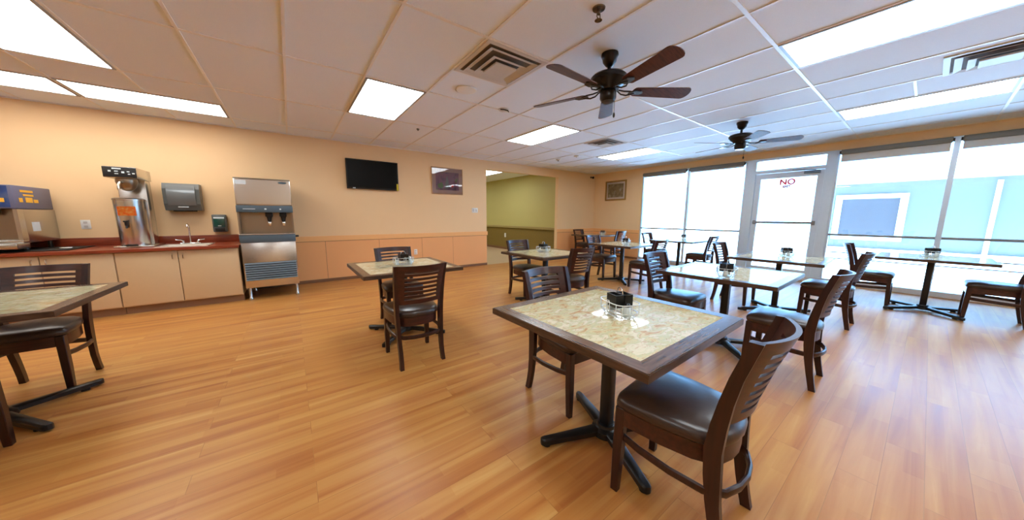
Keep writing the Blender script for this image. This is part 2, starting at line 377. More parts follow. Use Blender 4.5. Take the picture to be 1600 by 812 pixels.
# door leaf
b = new(); x0, x1 = W+.0, W+.05
bx(b, x0, x1, 1.325, 1.42, .02, 2.235); bx(b, x0, x1, 2.32, 2.415, .02, 2.235); bx(b, x0, x1, 1.42, 2.32, 2.12, 2.235); bx(b, x0, x1, 1.42, 2.32, .02, .2)
dr = obj('door_1', b, 'alu', kind='structure')
b = new(); bx(b, W+.022, W+.028, 1.42, 2.32, .2, 2.12); obj('door_glass', b, 'glass', dr)
b = new(); bx(b, W-.05, W-.012, 1.36, 2.38, 1.16, 1.205, .008); bx(b, W-.02, W+.0, 1.36, 1.41, 1.14, 1.225); bx(b, W-.02, W+.0, 2.33, 2.38, 1.14, 1.225); obj('push_bar', b, mat_bar, dr)
b = new(); bx(b, W-.05, W+.0, 1.38, 1.62, 2.17, 2.225, .006); tube(b, [(W-.03, 1.45, 2.235), (W-.12, 1.62, 2.245), (W-.03, 1.80, 2.27)], .008); obj('door_closer', b, mat('closer_blue_grey', (110, 130, 146), .35, metal=.5), dr)
rotE = (PI/2, 0, -PI/2)
text_mesh('door_lettering', 'NO', .16, 'red', dr, (W+.019, 1.87, 2.03), rotE)
text_mesh('door_lettering', 'EXIT', .06, 'paledecal', dr, (W+.019, 1.875, 1.94), rotE)
# roller shades
def shade(y0, y1, drop, label):
    t = thing('roller_shade', label, 'roller shade', (W-.03, (y0+y1)/2, WT-.01), group='roller shades above the window panes')
    w = (y1-y0)/2-.045
    b = new(); bx(b, -.035, .035, -w, w, -.085, 0, .008); obj('cassette', b, 'shade_box', t, smooth=True)
    b = new(); bx(b, .004, .006, -w+.01, w-.01, -.085-drop, -.085); obj('cloth', b, 'cloth', t)
    b = new(); bx(b, -.001, .011, -w+.01, w-.01, -.1-drop, -.085-drop, .003); obj('bottom_bar', b, 'alu', t)
    b = new(); bx(b, -.02, .02, -w-.018, -w, -.07, -.02); bx(b, -.02, .02, w, w+.018, -.07, -.02); obj('bracket', b, 'matte', t)
shade(*bays[0], .02, 'grey rolled-up roller shade over the pane nearest the orange corner')
shade(*bays[1], .02, 'grey rolled-up roller shade over the pane just left of the glass door')
shade(*bays[2], .12, 'grey roller shade with pale cloth strip showing, just right of the glass door')
shade(*bays[3], .10, 'grey roller shade with pale cloth strip at the right edge of the photo')

# ------------------------------------------------------------------ outside
box_obj('ground', 'concrete', None, W+T, 60, -40, 50, -.25, -.12, kind='structure')
bt = thing('building', 'pale blue building across the lot with white eave, seen through the windows', 'building', (15, -6, -.12))
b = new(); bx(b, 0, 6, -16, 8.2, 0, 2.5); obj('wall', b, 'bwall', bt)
b = new(); bx(b, -.5, 6, -16.5, 8.7, 2.5, 3.1); bx(b, -.7, -.5, -16.5, 8.7, 2.98, 3.12); obj('eave', b, 'bwhite', bt)
b = new(); bx(b, -.06, 0, 6.45, 6.6, .7, 2.15); bx(b, -.06, 0, 7.8, 7.95, .7, 2.15); bx(b, -.06, 0, 6.6, 7.8, 2.02, 2.15); bx(b, -.06, 0, 6.6, 7.8, .7, .82)
fr = obj('window_frame', b, 'bwhite', bt)
b = new(); bx(b, -.02, 0, 6.6, 7.8, .82, 2.02); obj('pane', b, 'bpane', fr)
b = new(); bx(b, -.06, 0, 5.0, 5.08, 0, 2.4); obj('downpipe', b, 'bwhite', bt)
b = new()
for k in range(3): bx(b, -1.5+.4*k, 0, 3.0, 8.2, .16*k, .16*(k+1)-.04)
obj('steps', b, 'bwhite', bt)

# ------------------------------------------------------------------ ceiling fixtures
def panel_light(x0, x1, y0, y1, label, z=H, dm='diffuser'):
    t = thing('ceiling_light', label, 'ceiling light', ((x0+x1)/2, (y0+y1)/2, z), group='recessed ceiling light panels')
    w, d = (x1-x0)/2-.012, (y1-y0)/2-.014
    b = new(); s = .022
    bx(b, -w, w, -d, -d+s, -.012, 0); bx(b, -w, w, d-s, d, -.012, 0); bx(b, -w, -w+s, -d+s, d-s, -.012, 0); bx(b, w-s, w, -d+s, d-s, -.012, 0)
    obj('trim_frame', b, 'fixture', t)
    b = new(); bx(b, -w+s, w-s, -d+s, d-s, -.006, -.001); obj('diffuser', b, dm, t)
def cell(i0, i1, j0, j1): return (GX+TX*i0, GX+TX*i1, GY+TY*j0, GY+TY*j1)
panel_light(*cell(0, 1, 0, 1), 'bright ceiling light panel above the television, left of the square vent')
panel_light(*cell(4, 5, 0, 1), 'bright ceiling light panel behind the nearest ceiling fan')
panel_light(*cell(8, 9, 0, 1), 'farthest bright ceiling light panel, toward the window corner')
panel_light(*cell(4, 5, -3, -2), 'large bright ceiling light panel at the upper right, nearest on the window side')
panel_light(*cell(8, 9, -3, -2), 'long bright ceiling light panel beside the window wall at the right')
panel_light(*cell(-4, -3, 0, 1), 'largest bright ceiling light panel in the upper left corner of the photo')
panel_light(*cell(-4, -2, 1.5, 2), 'long bright ceiling light panel running along the wall over the coffee brewer', dm='diffuser_dim')
panel_light(*cell(-6, -4, 1.5, 2), 'ceiling light panel at the left edge, end to end with the one over the brewer', dm='diffuser_dim')
panel_light(*cell(0, 1, -3, -2), 'added fill light panel overhead, unseen behind the camera')  # unseen panel added to balance the room light
panel_light(*cell(-4, -3, -3, -2), 'added fill light panel overhead, unseen behind the camera on the left')  # also added out of view, lifts the foreground light
panel_light(*cell(-7, -6, -1, 0), 'added unseen fill light panel out beyond the left edge')  # extra unseen panel, added to brighten the interior
panel_light(*cell(4, 5, -5.2, -4.2), 'added fill light panel overhead, unseen behind the camera toward the windows')  # added out of view to raise the overall room light
panel_light(*cell(-1, 0, -5.2, -4.2), 'added unseen fill light panel at the rear of the room behind the camera')  # another unseen panel added for interior brightness
panel_light(4.5, 5.3, 11.0, 12.2, 'added fill light panel deep inside the corridor, out of sight')  # unseen panel added to brighten the corridor
panel_light(4.95, 5.75, 8.35, 9.5, 'small bright ceiling light panel seen through the opening in the corridor')

def square_vent(cx, cy, s, label, rz=0):
    t = thing('air_vent', label, 'vent', (cx, cy, H), rz, group='square ceiling air vents')
    b = new(); w = s
    bx(b, -w, w, -w, -w+.04, -.01, 0); bx(b, -w, w, w-.04, w, -.01, 0); bx(b, -w, -w+.04, -w+.04, w-.04, -.01, 0); bx(b, w-.04, w, -w+.04, w-.04, -.01, 0)
    obj('frame', b, 'vent', t)
    b = new(); bx(b, -w+.04, w-.04, -w+.04, w-.04, -.004, -.002); obj('duct_shade', b, 'throat_shade', t)  # flat sheet coloured as the shade inside the duct
    for r, z in ((.80, -.018), (.56, -.034)):
        b = new(); o = w*r; i_ = o-.045
        lo = [bm_v for bm_v in ()]
        vo = [b.verts.new((sx*o, sy*o, z)) for sx, sy in ((-1, -1), (1, -1), (1, 1), (-1, 1))]
        vi = [b.verts.new((sx*i_, sy*i_, z+.012)) for sx, sy in ((-1, -1), (1, -1), (1, 1), (-1, 1))]
        vo2 = [b.verts.new((v.co.x, v.co.y, v.co.z-.004)) for v in vo]; vi2 = [b.verts.new((v.co.x, v.co.y, v.co.z-.004)) for v in vi]
        for k in range(4):
            n = (k+1) % 4
            b.faces.new((vo[k], vo[n], vi[n], vi[k])); b.faces.new((vo2[k], vi2[k], vi2[n], vo2[n])); b.faces.new((vo[k], vo2[k], vo2[n], vo[n])); b.faces.new((vi[k], vi[n], vi2[n], vi2[k]))
        obj('louvre', b, 'vent', t)
    b = new(); o = w*.36; vs = bx(b, -o, o, -o, o, -.052, -.038, .003); obj('centre_plate', b, 'vent', t)
square_vent(GX+TX*1.5, GY-TY*.75, .325, 'square tiered air vent left of the nearest ceiling fan')
square_vent(GX+TX*6.5, GY+TY*.22, .29, 'smaller square air vent between the two far ceiling light panels')
square_vent(5.19, -.20, .30, 'square air vent at the right edge between two ceiling light panels')
b = new(); lathe(b, [(.115, 0), (.12, -.006), (.112, -.012), (.10, -.012), (.0, -.018)], n=32)
sp = obj('ceiling_speaker', b, 'white', smooth=True); sp.location = (1.745, 3.30, H); tag(sp, 'round flush ceiling speaker grille beside the square tiered vent', 'speaker')
t = thing('sprinkler', 'chrome fire sprinkler head on the ceiling at the top edge, near the closer fan', 'sprinkler', (1.854, 1.53, H))
b = new(); lathe(b, [(.045, 0), (.042, -.008), (.02, -.012)], n=20); obj('escutcheon', b, 'brass', t, True)
b = new(); tube(b, [(0, 0, -.01), (0, 0, -.04)], .012); tube(b, [(-.014, 0, -.03), (-.018, 0, -.055), (0, 0, -.075), (.018, 0, -.055), (.014, 0, -.03)], .004, 6); obj('frame', b, 'brass', t, True)
b = new(); lathe(b, [(.024, -.075), (.026, -.078), (.01, -.08)], n=16); obj('deflector', b, 'brass', t, True)
def small_round(name, x, y, r, h, label, cat, m='white', m2=None):
    t = thing(name, label, cat, (x, y, H))
    b = new(); lathe(b, [(r, 0), (r, -h*.5), (r*.8, -h), (0, -h)], n=24); obj('housing', b, m, t, True)
    b = new(); lathe(b, [(r*.35, -h), (r*.3, -h-.012), (0, -h-.014)], n=16); obj('sensor', b, m2 or 'dark', t, True)
small_round('smoke_detector', 5.585, 5.70, .06, .035, 'white smoke detector on the ceiling just over the corridor opening', 'smoke detector')
small_round('motion_sensor', 5.62, 5.12, .07, .03, 'white round ceiling sensor left of the farthest light panel', 'sensor', 'white', 'white')
small_round('ceiling_sprinkler', 1.835, 5.184, .022, .02, 'small dark sprinkler head in the ceiling in front of the television wall', 'sprinkler', 'greyp')
t = thing('recessed_hatch', 'small white ceiling plate with a dark curved slot, below the round speaker', 'ceiling plate', (2.461, 3.58, H))
b = new(); lathe(b, [(.075, 0), (.07, -.012), (0, -.014)], n=24); obj('plate', b, 'vent', t, True)
b = new(); tube(b, [(-.07, -.02, -.018), (-.03, -.045, -.02), (.03, -.045, -.02), (.075, -.01, -.018)], .007, 6); obj('slot', b, 'dark', t)

t = thing('security_camera', 'small black security camera high in the corner under the ceiling', 'security camera', (8.30, D-.03, 2.60))
b = new(); lathe(b, [(.03, .03), (.03, .02), (.012, .015), (.012, -.05)], axis='Y', n=14); obj('mount', b, 'blackp', t, True)
b = new(); tube(b, [(.03, -.05, .0), (-.07, -.12, -.03)], .034, 14); obj('body', b, 'blackp', t, True)
b = new(); tube(b, [(-.068, -.119, -.0295), (-.08, -.127, -.033)], .024, 14); obj('lens', b, 'screen', t, True)

# ceiling fans
def fan(x, y, base_ang, label, rad=.755):
    t = thing('ceiling_fan', label, 'ceiling fan', (x, y, H), group='five-blade ceiling fans')
    b = new(); lathe(b, [(.072, 0), (.074, -.018), (.062, -.045), (.058, -.07), (.034, -.10), (.02, -.11)], n=28); obj('canopy', b, 'fan', t, True)
    b = new(); tube(b, [(0, 0, -.10), (0, 0, -.17)], .016, 12); obj('downrod', b, 'fan', t, True)
    b = new(); lathe(b, [(.025, -.155), (.06, -.168), (.14, -.182), (.158, -.20), (.158, -.232), (.135, -.26), (.10, -.285), (.085, -.31), (.03, -.315)], n=36); obj('motor_housing', b, 'fan', t, True)
    b = new(); lathe(b, [(.06, -.30), (.072, -.325), (.072, -.375), (.058, -.40), (0, -.405)], n=28); obj('switch_housing', b, 'fan', t, True)
    b = new(); tube(b, [(.03, -.05, -.39), (.03, -.05, -.50)], .0022, 5); lathe(b, [(.004, -.50), (.010, -.515), (.010, -.53), (.004, -.545)], cx=.03, cy=-.05, n=10); obj('pull_chain', b, 'matte', t, True)
    for k in range(5):
        a = base_ang+k*2*PI/5; R = Matrix.Rotation(a, 3, 'Z'); tilt = Matrix.Rotation(math.radians(-13), 3, 'X')
        # iron: two curved arms joining a leaf shaped plate
        b = new()
        for s in (-1, 1):
            tube(b, [(.09, s*.012, -.305), (.13, s*.035, -.322), (.18, s*.045, -.326), (.225, s*.022, -.322), (.25, 0, -.320)], .0065, 6)
        pts = [(.19, -.022), (.23, -.045), (.29, -.042), (.32, 0), (.29, .042), (.23, .045), (.19, .022)]
        prism(b, pts, -.322, -.316)
        for v in b.verts: v.co = R @ v.co
        obj('blade_iron', b, 'fan', t, True)
        b = new(); r0, r1, w0, w1 = .22, rad, .058, .078; poly = []
        n = 9
        for q in range(n+1): an = -PI/2+PI*q/n; poly.append((r1-.05+.05*math.cos(an), w1*math.sin(an)*.99))
        for q in range(n+1): an = PI/2+PI*q/n; poly.append((r0+.03+.03*math.cos(an), w0*math.sin(an)))
        vs = prism(b, poly, -.003, .003)
        for v in b.verts: v.co = R @ ((tilt @ v.co)+Vector((0, 0, -.311)))
        obj('blade', b, 'blade', t)
    return t
fan(2.418, 1.851, math.radians(39), 'nearest dark bronze ceiling fan with five brown blades, large overhead')
fan(5.695, 1.861, math.radians(3), 'farther ceiling fan with five blades, hanging near the glass door', .72)

# ------------------------------------------------------------------ tables
TH = .757
def make_table(x, y, rz, base_rz, label, sx=.96, sy=.946, fl=1.12):
    t = thing('dining_table', label, 'table', (x, y, 0), rz, group='square pedestal dining tables')
    hx, hy = sx/2, sy/2; m = .068
    b = new(); bx(b, -hx+m, hx-m, -hy+m, hy-m, TH-.03, TH, 0); obj('tabletop', b, 'stone', t)
    for (x0, x1, y0, y1, ax) in ((-hx, hx, -hy, -hy+m, 0), (-hx, hx, hy-m, hy, 0), (-hx, -hx+m, -hy, hy, 1), (hx-m, hx, -hy, hy, 1)):
        b = new(); z0, z1 = TH-.033, TH+.001
        # mitred edge board
        if ax == 0:
            inn = hy-m if y0 > 0 else -hy+m; out = hy if y0 > 0 else -hy
            poly = [(-hx+.004, out), (hx-.004, out), (hx, out-math.copysign(.004, out)), (hx-m, inn), (-hx+m, inn), (-hx, out-math.copysign(.004, out))]
            if out > 0: poly.reverse()
        else:
            inn = hx-m if x0 > 0 else -hx+m; out = hx if x0 > 0 else -hx
            poly = [(out, -hy+.004), (out, hy-.004), (inn, hy-m), (inn, -hy+m)]
            if out < 0: poly.reverse()
        prism(b, poly, z0, z1); bmesh.ops.recalc_face_normals(b, faces=b.faces)
        o = obj('edge_board', b, FRAME_X if ax == 0 else FRAME_Y, t)
    b = new(); q = .0035; z0, z1 = TH-.034, TH-.0015
    bx(b, -hx-q, hx+q, -hy-q, -hy+.001, z0, z1); bx(b, -hx-q, hx+q, hy-.001, hy+q, z0, z1); bx(b, -hx-q, -hx+.001, -hy, hy, z0, z1); bx(b, hx-.001, hx+q, -hy, hy, z0, z1); obj('edge_banding', b, 'band', t)
    b = new(); bx(b, -.13, .13, -.13, .13, TH-.045, TH-.033, .004); obj('mounting_plate', b, 'black', t, True)
    b = new(); bx(b, -.031, .031, -.031, .031, .05, TH-.04, .008); obj('column', b, 'black', t, True)
    b = new(); lathe(b, [(.085, .03), (.08, .062), (.055, .075), (.05, .09)], n=20); 
    for v in b.verts: v.co = Matrix.Rotation(base_rz, 3, 'Z') @ v.co
    obj('hub', b, 'black', t, True)
    for k in range(4):
        b = new(); R = Matrix.Rotation(base_rz+k*PI/2, 3, 'Z')
        prof = [(.05, .036, .040), (.16*fl, .031, .030), (.30*fl, .026, .024), (.375*fl, .025, .022), (.393*fl, .019, .016), (.40*fl, .009, .010)]
        rings = []
        for r, w_, h_ in prof:
            zt = .045+.030*(1-r/(.40*fl)); ring = [b.verts.new(R @ Vector(p)) for p in ((r, -w_, max(zt-.034, .008)), (r, w_, max(zt-.034, .008)), (r, w_, zt-.008), (r, w_*.6, zt), (r, -w_*.6, zt), (r, -w_, zt-.008))]
            rings.append(ring)
        for a, c in zip(rings, rings[1:]):
            for q in range(6): b.faces.new((a[q], a[(q+1) % 6], c[(q+1) % 6], c[q]))
        b.faces.new(rings[0]); b.faces.new(list(reversed(rings[-1])))
        fo = obj('foot', b, 'black', t, True)
        b = new(); lathe(b, [(.022, 0), (.022, .012)], cx=(R @ Vector((.365, 0, 0))).x, cy=(R @ Vector((.365, 0, 0))).y, n=12); obj('glide', b, 'matte', fo)
    return t
FRAME_X = wood('edge_board_wood', (74, 52, 38), (108, 80, 60), (2, 26, 3), .22); FRAME_Y = wood('edge_board_wood_cross', (74, 52, 38), (108, 80, 60), (26, 2, 3), .22)

tables = [
 (1.412, .986, 1.3, 64, 'marbled square table nearest the camera, with a condiment caddy'),
 (.960, 3.338, 0, 45, 'marbled square table standing alone in front of the orange wall left of the opening'),
 (3.453, 1.113, 1.2, 45, 'square table reflecting the windows, right behind the nearest table'),
 (3.062, 3.345, .8, 45, 'square table in front of the corridor opening'),
 (5.330, 3.560, .7, 45, 'square table in the middle of the room between the opening and the windows'),
 (5.317, 1.134, 1.9, 45, 'square table in front of the glass door, washed with daylight'),
 (7.078, -.076, .2, 45, 'square table at the right beside the large window, seen nearly edge on'),
 (7.335, 3.402, 1.4, 45, 'square table by the far left window pane'),
 (7.38, 5.92, 2, 45, 'farthest square table in the orange corner'),
 (-1.587, 3.284, 0, 45, 'marbled square table cut off by the left edge of the photo'),
]
for k, (x, y, a, ba, lb) in enumerate(tables): make_table(x, y, math.radians(a), math.radians(ba), lb, fl=1.0 if k == 0 else 1.14)

# ------------------------------------------------------------------ chairs (front faces +y)
def back_y(z):                             # rear post line
    pts = [(0, -.240), (.12, -.215), (.28, -.192), (.45, -.185), (.60, -.200), (.75, -.232), (.895, -.275)]
    for (z0, y0), (z1, y1) in zip(pts, pts[1:]):
        if z <= z1: return y0+(y1-y0)*(z-z0)/(z1-z0)
    return pts[-1][1]
def make_chair(label):
    t = thing('dining_chair', label, 'chair', (0, 0, 0), 0, 'dark slatted-back dining chairs')
    # seat cushion: D shape, domed
    def outline(s, n=9):
        P = []
        # front edge with rounded corners
        hw, fy, ry = .222*s, .205, -.185
        P += [(-hw+.05, fy*s+.004), (0, fy*s+.012), (hw-.05, fy*s+.004), (hw-.012, fy*s-.012), (hw+.0, fy*s-.05)]
        P += [(hw-.008, 0), (hw-.03, -.12*s)]
        for k in range(n):
            a = PI*(k)/(n-1); P.append((math.cos(a)*(hw-.045), -.15*s-math.sin(a)*.085*s))
        P += [(-hw+.03, -.12*s), (-hw+.008, 0), (-hw, fy*s-.05), (-hw+.012, fy*s-.012)]
        return P
    b = new(); rings = []
    for s, z in ((.965, .432), (1.0, .442), (1.005, .462), (.975, .480), (.88, .493), (.6, .503), (.25, .506)):
        rings.append([b.verts.new((x, y, z)) for x, y in outline(s)])
    for a, c in zip(rings, rings[1:]):
        n = len(a)
        for k in range(n): b.faces.new((a[k], a[(k+1) % n], c[(k+1) % n], c[k]))
    b.faces.new(rings[0]); b.faces.new(list(reversed(rings[-1])))
    so = obj('seat', b, 'vinyl', t)
    for p in so.data.polygons: p.use_smooth = True
    # apron following the seat
    b = new(); o = outline(.955); i_ = outline(.87); n = len(o)
    lo = [b.verts.new((x, y, .358)) for x, y in o]; hi = [b.verts.new((x, y, .432)) for x, y in o]
    li = [b.verts.new((x, y, .358)) for x, y in i_]; hi2 = [b.verts.new((x, y, .432)) for x, y in i_]
    for k in range(n):
        m = (k+1) % n
        b.faces.new((lo[k], lo[m], hi[m], hi[k])); b.faces.new((li[k], hi2[k], hi2[m], li[m])); b.faces.new((lo[k], li[k], li[m], lo[m])); b.faces.new((hi[k], hi[m], hi2[m], hi2[k]))
    obj('seat_frame', b, 'mahog_r', t, True)
    for s in (-1, 1):
        b = new(); rings = []
        for z, x, y, w, d in ((0, .193, .188, .016, .017), (.2, .191, .183, .020, .021), (.40, .188, .178, .021, .022), (.432, .188, .178, .021, .022)):
            rings.append([b.verts.new((s*x+dx*w, y+dy*d, z)) for dx, dy in ((-1, -1), (1, -1), (1, 1), (-1, 1))])
        for a, c in zip(rings, rings[1:]):
            for k in range(4): b.faces.new((a[k], a[(k+1) % 4], c[(k+1) % 4], c[k]))
        b.faces.new(list(reversed(rings[0]))); b.faces.new(rings[-1])
        bmesh.ops.bevel(b, geom=list(b.edges), offset=.003, segments=1, affect='EDGES')
        obj('leg', b, 'mahog', t, True)
        # rear leg and stile in one sweep
        b = new(); rings = []
        for z in (0, .06, .14, .24, .34, .45, .55, .65, .75, .85, .893):
            y = back_y(z); d = .019+.010*math.exp(-((z-.42)/.22)**2); w = .0155
            x = .176+.030*min(z/.89, 1)+(.008 if z < .1 else 0)*(1-z/.1)
            rings.append([b.verts.new((s*x+dx*w, y+dy*d, z)) for dx, dy in ((-1, -1), (1, -1), (1, 1), (-1, 1))])
        for a, c in zip(rings, rings[1:]):
            for k in range(4): b.faces.new((a[k], a[(k+1) % 4], c[(k+1) % 4], c[k]))
        b.faces.new(list(reversed(rings[0]))); b.faces.new(rings[-1])
        obj('rear_leg', b, 'mahog', t, True)
    # curved back panel with seven horizontal slots
    us = [-1, -.93, -.8, -.66] + [-.5+.125*k for k in range(9)] + [.66, .8, .93, 1]
    zs = [.560, .596]; z = .596
    for k in range(7): z += .0165; zs.append(z); z += .0215; zs.append(z)
    zs[-1] = .893
    slots = {1+2*k for k in range(7)}
    th = .0085
    def P(u, z, side):
        hw = .1765+.030*min(z/.89, 1)+.012
        return Vector((u*hw, back_y(z)-.070*(1-u*u)*(.75+.25*(z-.56)/.33)+side*th, z))
    b = new(); nu, nz = len(us)-1, len(zs)-1
    V = {}
    def vv(i, j, s):
        if (i, j, s) not in V: V[(i, j, s)] = b.verts.new(P(us[i], zs[j], s))
        return V[(i, j, s)]
    inside = lambda i, j: 0 <= i < nu and 0 <= j < nz and not (j in slots and us[i] >= -.67 and us[i+1] <= .67)
    for i in range(nu):
        for j in range(nz):
            if not inside(i, j): continue
            b.faces.new((vv(i, j, 1), vv(i+1, j, 1), vv(i+1, j+1, 1), vv(i, j+1, 1))); b.faces.new((vv(i, j, -1), vv(i, j+1, -1), vv(i+1, j+1, -1), vv(i+1, j, -1)))
            if not inside(i-1, j): b.faces.new((vv(i, j, -1), vv(i, j, 1), vv(i, j+1, 1), vv(i, j+1, -1)))
            if not inside(i+1, j): b.faces.new((vv(i+1, j, 1), vv(i+1, j, -1), vv(i+1, j+1, -1), vv(i+1, j+1, 1)))
            if not inside(i, j-1): b.faces.new((vv(i, j, 1), vv(i, j, -1), vv(i+1, j, -1), vv(i+1, j, 1)))
            if not inside(i, j+1): b.faces.new((vv(i, j+1, -1), vv(i, j+1, 1), vv(i+1, j+1, 1), vv(i+1, j+1, -1)))
    obj('backrest', b, 'mahog_r', t, True)
    # bent hoop stretcher
    b = new(); pts = [(-.188, .175, .290), (-.207, .08, .284), (-.212, -.05, .278), (-.198, -.165, .272), (-.15, -.226, .270), (-.075, -.252, .270), (0, -.26, .270)]
    pts = pts+[(-x, y, z) for x, y, z in reversed(pts[:-1])]
    tube(b, pts, .0145, 8, flat=(.72, 1.3)); obj('stretcher', b, 'mahog', t, True)
    return t
chairs = [  # x, y, heading in degrees (0 = faces +y), label
 (1.36, .565, 4, 'slatted dark wood chair in the foreground, tucked into the near side of the nearest table'),
 (1.555, 1.42, 180, 'slatted dark wood chair on the far side of the nearest table, back toward the corridor'),
 (.845, 2.715, 0, 'slatted wood chair at the lone table by the orange wall, back to the camera'),
 (1.025, 3.715, 180, 'slatted dark wood chair facing the camera behind the lone table by the orange wall'),
 (3.24, .62, 2, 'slatted dark wood chair on the near side of the window-reflecting table, seat shining blue'),
 (3.27, 1.49, 180, 'slatted dark wood chair on the far side of the window-reflecting table behind the nearest one'),
 (3.04, 2.87, 0, 'slatted dark wood chair on the near side of the table before the corridor opening'),
 (3.08, 3.80, 180, 'slatted dark wood chair on the far side of the table before the corridor opening'),
 (5.31, 4.02, 180, 'slatted chair on the far side of the middle table, seat corner bright blue'),
 (5.21, 2.99, 0, 'slatted chair on the near side of the middle table, beside the window-reflecting table'),
 (5.31, .66, 0, 'slatted dark wood chair on the near side of the table before the glass door'),
 (5.50, 1.66, 180, 'slatted dark wood chair on the far side of the table before the glass door'),
 (7.06, .42, 180, 'slatted chair on the door side of the edge-on table at the right window'),
 (7.03, -.57, 0, 'slatted chair cut off by the right edge of the photo, seat bright blue'),
 (7.42, 4.0, 180, 'slatted chair on the far side of the table by the far left window pane'),
 (7.33, 2.95, 0, 'slatted chair on the door side of the table by the far left window pane'),
 (7.40, 6.30, 180, 'farthest slatted chair, left of the table in the orange corner'),
 (7.62, 5.42, 0, 'slatted chair on the near side of the farthest table in the orange corner'),
 (-1.585, 3.745, 180, 'slatted chair facing the camera across the left-edge table, in front of the cabinets'),
 (-1.575, 2.72, 0, 'slatted chair mostly cut off at the lower left corner of the photo'),
]
ch0 = None
for x, y, a, lb in chairs:
    if ch0 is None:
        ch0 = make_chair(lb); ch0.location = (x, y, 0); ch0.rotation_euler = (0, 0, math.radians(a))
    else: dup(ch0, (x, y, 0), math.radians(a), lb)

# ------------------------------------------------------------------ condiment caddies
def make_caddy(label):
    t = thing('condiment_caddy', label, 'condiment caddy', (0, 0, TH+.001), 0, 'wire condiment caddies on the tables')
    b = new(); a_, c_ = .098, .068
    def ring(z, ex=0, r=.003): 
        pts = [((a_+ex)*math.copysign(abs(math.cos(k*PI/12))**.6, math.cos(k*PI/12)), (c_+ex)*math.copysign(abs(math.sin(k*PI/12))**.6, math.sin(k*PI/12)), z) for k in range(24)]
        tube(b, pts, r, 5, closed=True); return pts
    lo = ring(.006, -.012); ring(.030); hi = ring(.078, .008)
    for k in range(0, 24, 1):
        if k % 2 == 0: tube(b, [lo[k], (hi[k][0], hi[k][1], .03), hi[k]], .0024, 4)
    for k in (-3, -1, 1, 3): tube(b, [(-.085, k*.014, .006), (.085, k*.014, .006)], .0014, 4)
    for s in (-1, 1): tube(b, [(-.014, s*(c_+.003), .03), (-.014, s*(c_+.004), .075), (-.008, s*(c_+.004), .086), (.008, s*(c_+.004), .086), (.014, s*(c_+.004), .075), (.014, s*(c_+.003), .03)], .002, 6)
    obj('wire_basket', b, 'wire', t, True)
    b = new(); tube(b, [(-.022, 0, .01), (-.024, 0, .125), (-.015, 0, .146), (0, 0, .152), (.015, 0, .146), (.024, 0, .125), (.022, 0, .01)], .0024, 6); obj('handle', b, 'chrome', t, True)
    for s in (-1, 1):
        b = new(); y0 = s*.028; vs = []
        for (sx, sy) in ((1, 1), (-1, 1), (-1, -1), (1, -1)): pass
        def wallbox(x0, x1, yy0, yy1): bx(b, x0, x1, yy0, yy1, .052, .118)
        wallbox(-.042, .042, y0-.024, y0-.021); wallbox(-.042, .042, y0+.021, y0+.024); wallbox(-.042, -.039, y0-.021, y0+.021); wallbox(.039, .042, y0-.021, y0+.021); bx(b, -.042, .042, y0-.024, y0+.024, .050, .053)
        h = obj('packet_holder', b, 'blackp', t)
        b = new()
        for q in range(5): bx(b, -.034, .034, y0-.016+q*.007, y0-.014+q*.007, .054, .10)
        obj('sugar_packets', b, 'packet', h)
    for s in (-1, 1):
        b = new(); lathe(b, [(.016, .008), (.019, .012), (.019, .05), (.014, .062)], cx=s*.066, n=12); j = obj('shaker', b, 'skylight_glass', t, True)
        b = new(); lathe(b, [(.0155, .062), (.0155, .074), (.009, .082), (0, .083)], cx=s*.066, n=12); obj('shaker_lid', b, 'chrome' if s > 0 else 'blackp', j, True)
    return t
cad = [
 (1.415, .945, 70, 'wire condiment caddy with black packet holder on the nearest table'),
 (.97, 3.36, 0, 'wire condiment caddy on the lone table by the orange wall'),
 (3.16, 1.03, 10, 'wire condiment caddy reflected in the bright table behind the nearest one'),
 (3.08, 3.42, 0, 'wire condiment caddy on the table before the corridor opening'),
 (5.24, 3.43, 20, 'wire condiment caddy on the middle table'),
 (5.52, 1.12, 30, 'wire condiment caddy on the table before the glass door'),
 (7.17, -.07, 40, 'wire condiment caddy on the edge-on table at the right window'),
 (7.62, 3.45, 30, 'wire condiment caddy on the table by the far left window pane'),
 (7.65, 5.82, 10, 'wire condiment caddy on the farthest table in the orange corner'),
]
c0 = None
for x, y, a, lb in cad:
    if c0 is None: c0 = make_caddy(lb); c0.location = (x, y, TH+.002); c0.rotation_euler = (0, 0, math.radians(a))
    else: dup(c0, (x, y, TH+.002), math.radians(a), lb)

# ------------------------------------------------------------------ counter run
CZ, CF = .855, 5.93
def cabinet(x0, x1, label, doors):
    t = thing('base_cabinet', label, 'cabinet', (x0, CF+.06, 0), group='tan base cabinets under the red counter')
    w = x1-x0; dpt = D-(CF+.06)-.002
    b = new(); bx(b, 0.001, .019, .02, dpt, .10, CZ-.035); bx(b, w-.019, w-.001, .02, dpt, .10, CZ-.035); bx(b, .019, w-.019, .02, dpt, .10, .118); bx(b, .019, w-.019, dpt-.01, dpt, .118, CZ-.035); bx(b, .019, w-.019, .02, .035, CZ-.10, CZ-.035); obj('body', b, 'lam', t)
    b = new(); bx(b, 0.001, w-.001, .07, .09, 0, .10); obj('toe_kick', b, 'kick', t)
    edges = [0]+doors+[w]
    for k, (a, c) in enumerate(zip(edges, edges[1:])):
        b = new(); bx(b, a+.004, c-.004, 0, .019, .115, CZ-.045, .002); d = obj('door', b, 'lam', t, True)
        hx = (c-.05) if k % 2 == 0 else (a+.05)
        b = new(); tube(b, [(hx, 0, .70), (hx, -.022, .705), (hx, -.026, .735), (hx, -.022, .765), (hx, 0, .77)], .0065, 6); obj('handle', b, 'chrome', d, True)
